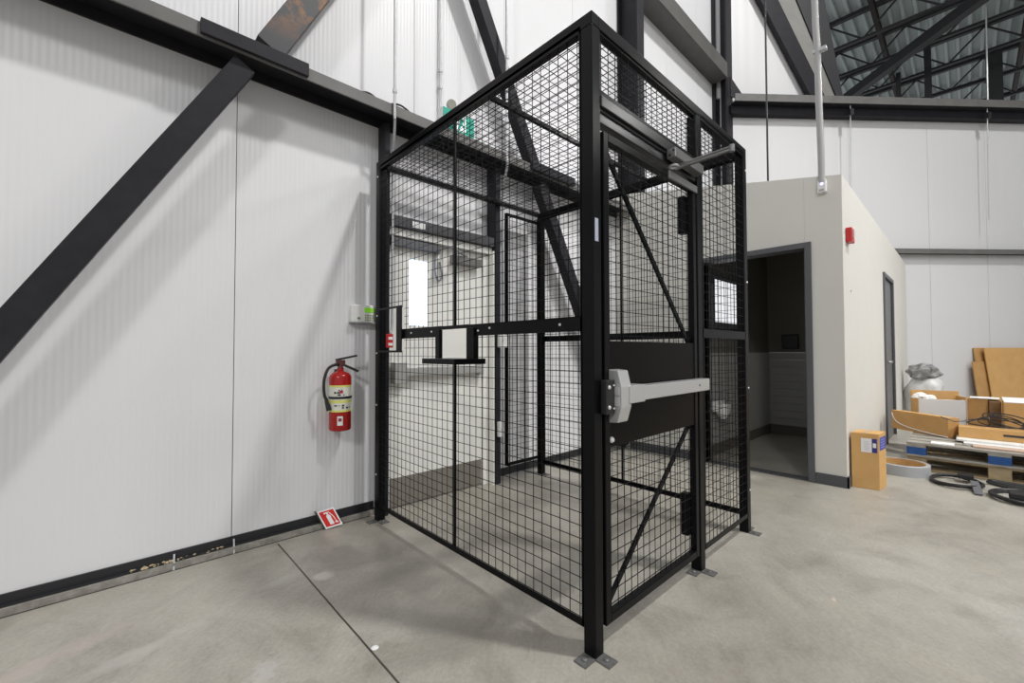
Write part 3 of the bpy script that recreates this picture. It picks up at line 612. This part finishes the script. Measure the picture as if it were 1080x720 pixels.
# exit sign and its lamp
es = thing('exit_sign', (2.0, 2.76, 2.913), 'green running figure exit sign standing on the wall beam', 'exit sign')
MB().box(1.84, 2.15, 2.745, 2.80, 2.914, 3.075).build('housing', WHITEP, es, .004)
MB().box(1.845, 2.145, 2.741, 2.745, 2.918, 3.071).build('face', GREEN, es)
fg = MB()
def g(poly, y=2.7395): fg.prism([(1.845+a*.30, y, 2.918+b*.153) for a, b in poly], (0, -.001, 0))
g([(.40, .06), (.72, .06), (.72, .94), (.40, .94)])
fg.build('white_panel', SIGNW, es)
fg = MB()
def c8(a, b, r, y=2.738): fg.lathe((1.845+a*.30, y, 2.918+b*.153), [(r, 0), (r, .001)], 10, (0,-1,0))
c8(.58, .82, .011)
for poly in ([(.50,.72),(.60,.74),(.62,.44),(.52,.42)], [(.52,.44),(.60,.44),(.50,.12),(.44,.14)], [(.56,.46),(.62,.46),(.70,.26),(.66,.20)], [(.60,.72),(.70,.56),(.67,.52),(.58,.64)], [(.50,.72),(.43,.54),(.46,.51),(.54,.66)]): g(poly, 2.738)
fg.build('running_figure', GREEN, es)
el = thing('emergency_lamp', (1.93, 2.77, 3.075), 'small round emergency lamp head above the green exit sign', 'lamp')
MB().lathe((1.95, 2.80, 3.135), [(.02, 0), (.036, .012), (.038, .045), (.034, .05)], 18, (-.3, -1, -.15)).build('lamp_head', mat('grey_lamp_face', (.34, .33, .28), .3), el, smooth=True)
MB().cyl((1.95, 2.79, 3.075), (1.95, 2.80, 3.13), .010).build('bracket', WHITEP, el, smooth=True)
tag(MB().tube(smooth_path([(1.17, 2.80, 2.92), (1.26, 2.78, 2.945), (1.38, 2.80, 2.93), (1.50, 2.78, 2.955), (1.62, 2.80, 2.93), (1.68, 2.82, 2.92)]), .007, 6).build('loose_cable', RUBBER, smooth=True), 'black loose cable lying on the wall beam left of the exit sign', 'cable')
# small debris along the curb
db = MB()
for i in range(70):
    x_ = .08+random.random()*.42; c = Vector((x_, 2.955+random.random()*.012, .036)); r_ = .004+random.random()*.010; db.lathe(c, [(r_*.6, 0), (r_, r_*.5), (r_*.3, r_)], 5)
tag(db.build('debris', DEBRIS), 'yellowish foam crumbs scattered on the concrete curb', 'debris', kind='stuff')
for x_, nm in ((.26, 'left'), (.535, 'right')):
    tag(MB().bar((x_, 2.928, .002), (x_+.004, 2.962, .075), .008, .003).build('metal_shim', GALV), 'thin metal shim leaning on the black base flashing, the %s one' % nm, 'shim')
tag(MB().lathe((.775, 1.62, 0), [(.012, 0), (.016, .003), (.006, .008)], 7).build('paper_scrap', PAPER), 'small white scrap lying on the saw cut floor joint', 'scrap')

# ------------------------------------------------------------------ washroom front
tag(MB().tube(smooth_path([(4.56, .895, 6.5), (4.56, .885, 5.2), (4.56, .88, 4.2), (4.558, .868, 3.86), (4.55, .862, 3.4), (4.55, .853, 2.9), (4.55, .853, 2.66)]), .026, 12).build('downpipe', mat('grey_pvc_pipe', (.36, .36, .36), .4), smooth=True), 'thick pale grey pipe rising above the washroom corner', 'pipe')
tag(MB().box(4.535, RX, .80, .90, 3.83, 3.86).build('pipe_clamp', GALV), 'metal clamp on the thick grey pipe high above the washroom', 'clamp')
sb_ = thing('sensor_box', (RX, .85, 2.57), 'small white sensor box with violet light at the washroom top', 'sensor')
MB().box(RX-.05, RX-.001, .82, .885, 2.565, 2.68).build('housing', WHITEP, sb_, .006)
MB().box(RX-.052, RX-.05, .835, .872, 2.575, 2.595).build('mark', mat('grey_mark', (.4, .4, .4), .4), sb_)
MB().lathe((RX-.05, .85, 2.64), [(.012, 0), (.010, .004)], 10, (-1,0,0)).build('indicator', VIOLET, sb_)
tag(MB().tube([(4.75, 1.335, 7.0), (4.75, 1.33, 5.0), (4.75, 1.329, 2.72)], .009, 8).build('hanging_cable', RUBBER, smooth=True), 'black cable hanging straight down into the washroom block', 'cable')
stb = thing('alarm_strobe', (4.78, RY, 2.1), 'red wall strobe on the side of the washroom block', 'alarm strobe')
MB().box(4.70, 4.84, RY-.045, RY-.001, 2.13, 2.255).build('housing', REDP, stb, .006)
MB().box(4.72, 4.76, RY-.052, RY-.045, 2.16, 2.23).build('lens', mat('strobe_lens', (.6, .3, .3), .2), stb)
tag(MB().box(6.93, 6.984, 1.60, 1.80, 1.20, 1.40).build('dispenser', mat('dark_dispenser', (.02, .02, .02), .4), bevel=.01), 'black dispenser on the washroom back wall', 'dispenser')
tag(MB().lathe((4.90, RY, 1.72), [(.014, 0), (.012, .006)], 12, (0,-1,0)).build('button_plate', GALV), 'tiny round plate on the washroom side wall below the strobe', 'plate')
tt = thing('wall_basin', (5.0, 1.90, .42), 'small white wall basin half seen through the cage mesh by the washroom doorway', 'basin')
MB().lathe((4.98, 1.875, .42), [(.03, 0), (.07, .06), (.085, .15), (.075, .155), (.05, .08)], 20).build('bowl', WHITEP, tt, smooth=True)
MB().box(4.86, 5.10, 1.90, 1.958, .50, .62).build('back', WHITEP, tt, .008)
# thin hangers on the far wall
for s_, z0, z1, lab in ((2.12, 3.95, 5.40, 'thin pale wire hanging from the far beam near the washroom corner'), (4.60, 3.45, 5.40, 'thin pale wire hanging from the far beam above the cardboard')):
    h_ = thing('hanging_wire', fp(s_, z0, .22), lab, 'wire')
    MB().tube([fp(s_, z1, .22), fp(s_, z0, .20)], .008, 6).build('wire', GALV, h_)
    MB().fbox(fp(s_-.03, 5.22, .20), FD*.06, FN*.06, Vector((0,0,.10))).build('clamp', RUBBER, h_)

# ------------------------------------------------------------------ clutter at the right
V = Vector
def obox(name, o, ang, L, W_, H_, m, label, cat='box', wall=None, group=None, bevel=.004):
    a = V((math.cos(ang), math.sin(ang), 0)); b = V((-a.y, a.x, 0)); return tag(MB().fbox(o, a*L, b*W_, V((0,0,H_))).build(name, m, bevel=bevel), label, cat, group)
# carton at the washroom corner
cb = thing('cardboard_box', (4.80, .60, 0), 'tall cardboard carton with white shipping label at the washroom corner', 'box')
o = V((4.674, .702, 0)); u = V((.03, -.182, 0)); v = V((.222, -.02, 0)); hz = V((0, 0, .470))
MB().fbox(o, u, v, hz).build('carton', CARD, cb, .003)
nf = V((-1, -.16, 0)).normalized()
MB().fbox(o+u*.36+hz*.66+nf*.0008, u*.38, nf*.0008, hz*.25).build('shipping_label', PAPER, cb)
for i in range(5): lp = MB(); lp.fbox(o+u*(.46+.0*i)+hz*(.70+i*.035)+nf*.0018, u*(.16+.04*(i % 2)), nf*.0004, hz*.008); lp.build('label_print', GREYPRINT, cb)
MB().fbox(o+u*.75+hz*.66+nf*.0008, u*.18, nf*.0008, hz*.25).build('blue_stripe', PURPLE, cb)
MB().fbox(o+u*.78+hz*.75+nf*.0018, u*.12, nf*.0004, hz*.08).build('stripe_print', PAPER, cb)
nr_ = V((-.09, -1, 0)).normalized()
MB().fbox(o+u+v*.08+hz*.70+nr_*.0008, v*.84, nr_*.0008, hz*.23).build('side_label', mat('blue_label', (.05, .07, .40), .5), cb)
sl = MB()
for i in range(4): sl.fbox(o+u+v*.2+hz*(.74+i*.045)+nr_*.0018, v*.55, nr_*.0004, hz*.014)
sl.build('side_print', mat('pale_print', (.35, .38, .62), .5), cb)
MB().fbox(o+u*.42+hz+V((0,0,.0004)), u*.14, v, V((0,0,.0006))).build('tape', mat('brown_tape', (.42, .27, .14), .3), cb)
# grey roll on the floor
rl = thing('edging_roll', (5.58, .455, 0), 'grey banded roll of edging lying on the floor behind the carton', 'roll')
MB().lathe((5.58, .455, 0), [(.178, 0), (.205, 0), (.205, .095), (.200, .10), (.178, .10)], 40, closed=True).build('band', GREYROLL, rl, smooth=True)
rg_ = MB(); rg_.lathe((5.58, .455, .0), [(.170, .0), (.177, .0), (.177, .096), (.170, .096)], 40, closed=True); rg_.build('core', CARD2, rl, smooth=True)
# pallets
def pallet(z, blockm, label, woodm, dx=0, dy=0):
    p = thing('pallet', (6.4+dx, -.17+dy, z), label, 'pallet', 'stacked pallets under the packaging')
    x0, y0, L, W_ = 5.77+dx, -.78+dy, 1.47, 1.21
    for i in range(8): MB().box(x0+i*.19, x0+i*.19+.14, y0, y0+W_, z+.113, z+.135).build('deck_board', woodm, p, .002)
    for j in range(3):
        yy_ = y0 + (0, .53, 1.07)[j]
        MB().box(x0, x0+L, yy_, yy_+.14, z+.09, z+.112).build('stringer_board', woodm, p, .002)
        for i in range(3): MB().box(x0+(0, .5, 1.33)[i], x0+(0, .5, 1.33)[i]+.14, yy_, yy_+.14, z+.018, z+.09).build('block', blockm if i == 0 else WOOD, p, .002)
    for i in range(3): MB().box(x0+(0, .5, 1.33)[i], x0+(0, .5, 1.33)[i]+.11, y0, y0+W_, z, z+.018).build('bottom_board', woodm, p, .002)
    return p
pallet(0, WOOD, 'pale wooden pallet on the floor, bottom of the stack of two', WOOD, .03, .0)
pallet(.136, BLUE, 'weathered pallet with blue painted blocks, top of the stack of two', WOODG)
# packaging on the pallets
PZ = .2725
A_, B_ = V((6.27, .15, PZ)), V((6.66, .62, PZ)); al = (B_-A_).normalized(); pe = V((al.y, -al.x, 0))
lbx = thing('cardboard_box', (6.5, .35, PZ), 'long brown cardboard box at the back left of the pallets beside the side door', 'box')
MB().fbox(A_, B_-A_, pe*.13, V((0,0,.205))).build('carton', CARD2, lbx, .004)
MB().fbox(A_+V((0,0,.206)), B_-A_, pe*.07, V((-.0,-.0,.004))).build('top_flap', CARD, lbx)
MB().tube(smooth_path([A_+al*.60-pe*.006+V((0,0,.18)), A_+al*.55-pe*.006+V((0,0,.09)), A_+al*.42-pe*.006+V((0,0,.045)), A_+al*.2-pe*.006+V((0,0,.02)), A_-pe*.006+V((0,0,.01))]), .005, 6).build('white_strap', PAPER, lbx, smooth=True)
obx = thing('cardboard_box', (6.3, -.3, PZ), 'flat tan cardboard box along the pallet front under the black cable', 'box')
MB().box(6.20, 6.36, -.78, .075, PZ+.036, PZ+.142).build('carton', CARD, obx, .003)
MB().box(6.196, 6.20, -.74, -.22, PZ+.08, PZ+.10).build('slot', INK, obx)
tag(MB().box(5.98, 6.42, -.78, .04, PZ, PZ+.016).build('foam_board', FOAM, bevel=.002), 'white foam board lying on the pallet, lower of two', 'board')
tag(MB().box(6.06, 6.42, -.78, .09, PZ+.017, PZ+.034).build('foam_board', mat('off_white_foam', (.72, .71, .68), .6), bevel=.002), 'white foam board lying on the pallet, upper of two under the flat box', 'board')
tag(MB().box(5.84, 5.97, -.78, -.02, PZ, PZ+.014).build('wooden_board', PINK, bevel=.002), 'pinkish wooden board along the front edge of the top pallet', 'board')
tag(MB().box(5.80, 5.94, .10, .26, PZ, PZ+.006).build('paper_sheet', PAPER), 'white paper sheet on the left end of the top pallet', 'paper')
# cable coil
cp = []
for k in range(4):
    for i in range(20):
        a = 2*PI*i/20; cp.append(V((6.29+(.05+.012*math.sin(k*2.1))*math.sin(a+k*.3)+.008*k, -.18+(.16+.05*math.cos(k*1.7))*math.cos(a+k*.3)-.03*k, PZ+.158+.055*(1+math.sin(a*(1 if k % 2 else 1)+k*.5))*(.55+.2*k))))
cp = [V((6.22, .20, PZ+.22)), V((6.25, .10, PZ+.18))] + cp + [V((6.28, -.34, PZ+.19)), V((6.24, -.42, PZ+.16))]
tag(MB().tube(cp, .0055, 6).build('cable_coil', RUBBER, smooth=True), 'black cable loosely coiled on the flat cardboard box', 'cable')
# open box with white front and flaps
wb_ = thing('cardboard_box', (6.9, .2, PZ), 'open carton with white front and raised cardboard flap', 'box')
f0, f1 = V((6.80, .40, PZ)), V((6.93, .015, PZ)); fu = f1-f0; fv = V((fu.y, -fu.x, 0)).normalized()*-.24
if fv.x < 0: fv = -fv
MB().fbox(f0, fu, fv*.06, V((0,0,.345))).build('white_front', GREYW, wb_, .003)
MB().fbox(f0+fv*.94, fu*1.03, fv*.06, V((0,0,.43))).fbox(f0, fu*.02, fv, V((0,0,.35))).fbox(f0+fu*.98, fu*.02, fv, V((0,0,.38))).build('carton', CARD, wb_)
tw = MB()
for i in range(7):
    c = f0+fu*(.04+.05*i)+fv*.4+V((0,0,.335+.02*math.sin(i))); tw.lathe(c, [(.02, 0), (.05, .015), (.035, .05), (.008, .06)], 8)
tw.build('crumpled_wrap', FOAM, wb_, smooth=True)
obox('cardboard_box', (6.965, .010, PZ), -PI/2, .155, .25, .37, CARD2, 'dark brown carton standing just right of the open white fronted carton')
obox('cardboard_box', (6.90, -.150, PZ), -PI/2, .088, .30, .352, mat('shaded_brown_carton', (.20, .115, .05), .8), 'narrow dark carton wedged between two larger cardboard boxes')  # carton brown darkened to stand in for shade between the boxes
bgb = thing('cardboard_box', (6.75, -.5, PZ), 'large tan cardboard carton at the right edge on the pallets', 'box')
MB().box(6.60, 7.0, -.80, -.245, PZ, PZ+.37).build('carton', CARD, bgb, .003)
MB().fbox((6.60, -.245, PZ+.372), V((0, -.55, 0)), V((.42, .0, .02)), V((0,0,.006))).build('white_flap', FOAM, bgb)
tag(MB().fbox((6.955, -.01, PZ+.373), V((0, -.22, 0)), V((.22, .0, .0)), V((0, 0, .006))).build('packing_sheet', FOAM), 'white packing sheet lying across the carton tops', 'sheet')
# flattened cartons leaning on the far wall
def lean(s0, s1, z1, off, m, label, th_=.02):
    return tag(MB().fbox(fp(s0, 0, off+.16), FD*(s1-s0), V((0,0,z1))-FN*(.123*z1), FN*th_).build('flat_carton', m, bevel=.002), label, 'cardboard')
lean(4.36, 4.60, .98, .03, CARD2, 'narrow flattened carton leaning on the far wall, leftmost')
lean(4.46, 4.72, 1.22, .0, CARD2, 'flattened carton behind, its edge showing left of the widest sheet')
lc = lean(4.56, 6.2, 1.22, .08, CARD, 'wide flattened cardboard sheet leaning on the far wall at the right edge')
# rubbish bag
bag = thing('rubbish_bag', (9.2, .44, 0), 'full cloudy plastic rubbish bag against the far wall beside washroom', 'bag')
def blob(c, r, n=20, m=12, amp=.1, seed=0):
    mb = MB(); rnd = random.Random(seed); ph = [rnd.random()*6 for _ in range(6)]; vs = []; fs_ = []
    for i in range(m+1):
        th_ = PI*i/m
        for k in range(n):
            a = 2*PI*k/n; d = 1+amp*(math.sin(3*a+ph[0]+2*th_)*.5+math.sin(5*a+ph[1]-3*th_)*.3+math.sin(7*th_+ph[2]+a)*.3)
            sx = abs(math.sin(th_))**.6
            vs.append((c[0]+r[0]*sx*math.cos(a)*d, c[1]+r[1]*sx*math.sin(a)*d, c[2]+r[2]*math.cos(th_)*(1+.3*amp*math.sin(2*a+ph[3]))))
    for i in range(m):
        for k in range(n): fs_.append((i*n+k, (i+1)*n+k, (i+1)*n+(k+1) % n, i*n+(k+1) % n))
    return mb.add(vs, fs_)
blob((9.2, .45, .40), (.26, .235, .40), amp=.2, n=28, m=18, seed=1).build('sack', BAGW, bag, smooth=True)
blob((9.16, .47, .84), (.20, .18, .13), amp=.30, n=28, m=16, seed=4).build('crumpled_top', BAGD, bag, smooth=True)
# straps on the floor
def strap(c, rx_, ry_, turns, label, seed, wd=.016):
    rnd = random.Random(seed); pts = []
    for i in range(turns*22):
        a = 2*PI*i/22; kx = 1+.06*math.sin(i*.21+seed); pts.append(V((c[0]+rx_*kx*math.cos(a), c[1]+ry_*kx*math.sin(a), .012+.010*(i//22)+.006*(1+math.sin(2*a+seed)))))
    t = thing('rubber_strap', (c[0], c[1], 0), label, 'strap')
    MB().tube(pts, wd, 8).build('loop', RUBBER, t, smooth=True)
    return t
s1_ = strap((5.44, .085, 0), .20, .155, 2, 'black rubber strap coiled on the floor before the pallets, left one', 1, .013)
MB().bar((5.40, -.02, .055), (5.12, -.045, .012), .05, .006).build('grey_end', mat('grey_strap_end', (.12, .12, .13), .5), s1_)
MB().box(5.50, 5.60, -.02, .08, .035, .075).build('buckle', RUBBER, s1_, .006)
s2_ = strap((5.20, -.265, 0), .21, .155, 2, 'black rubber strap coiled in an open ring on the floor, nearest the camera', 3, .013)
MB().box(5.02, 5.14, -.30, -.20, .03, .085).build('buckle', RUBBER, s2_, .006)
s3_ = strap((5.62, -.30, 0), .05, .20, 2, 'black rubber strap lying along the bottom pallet at the right', 5, .013)
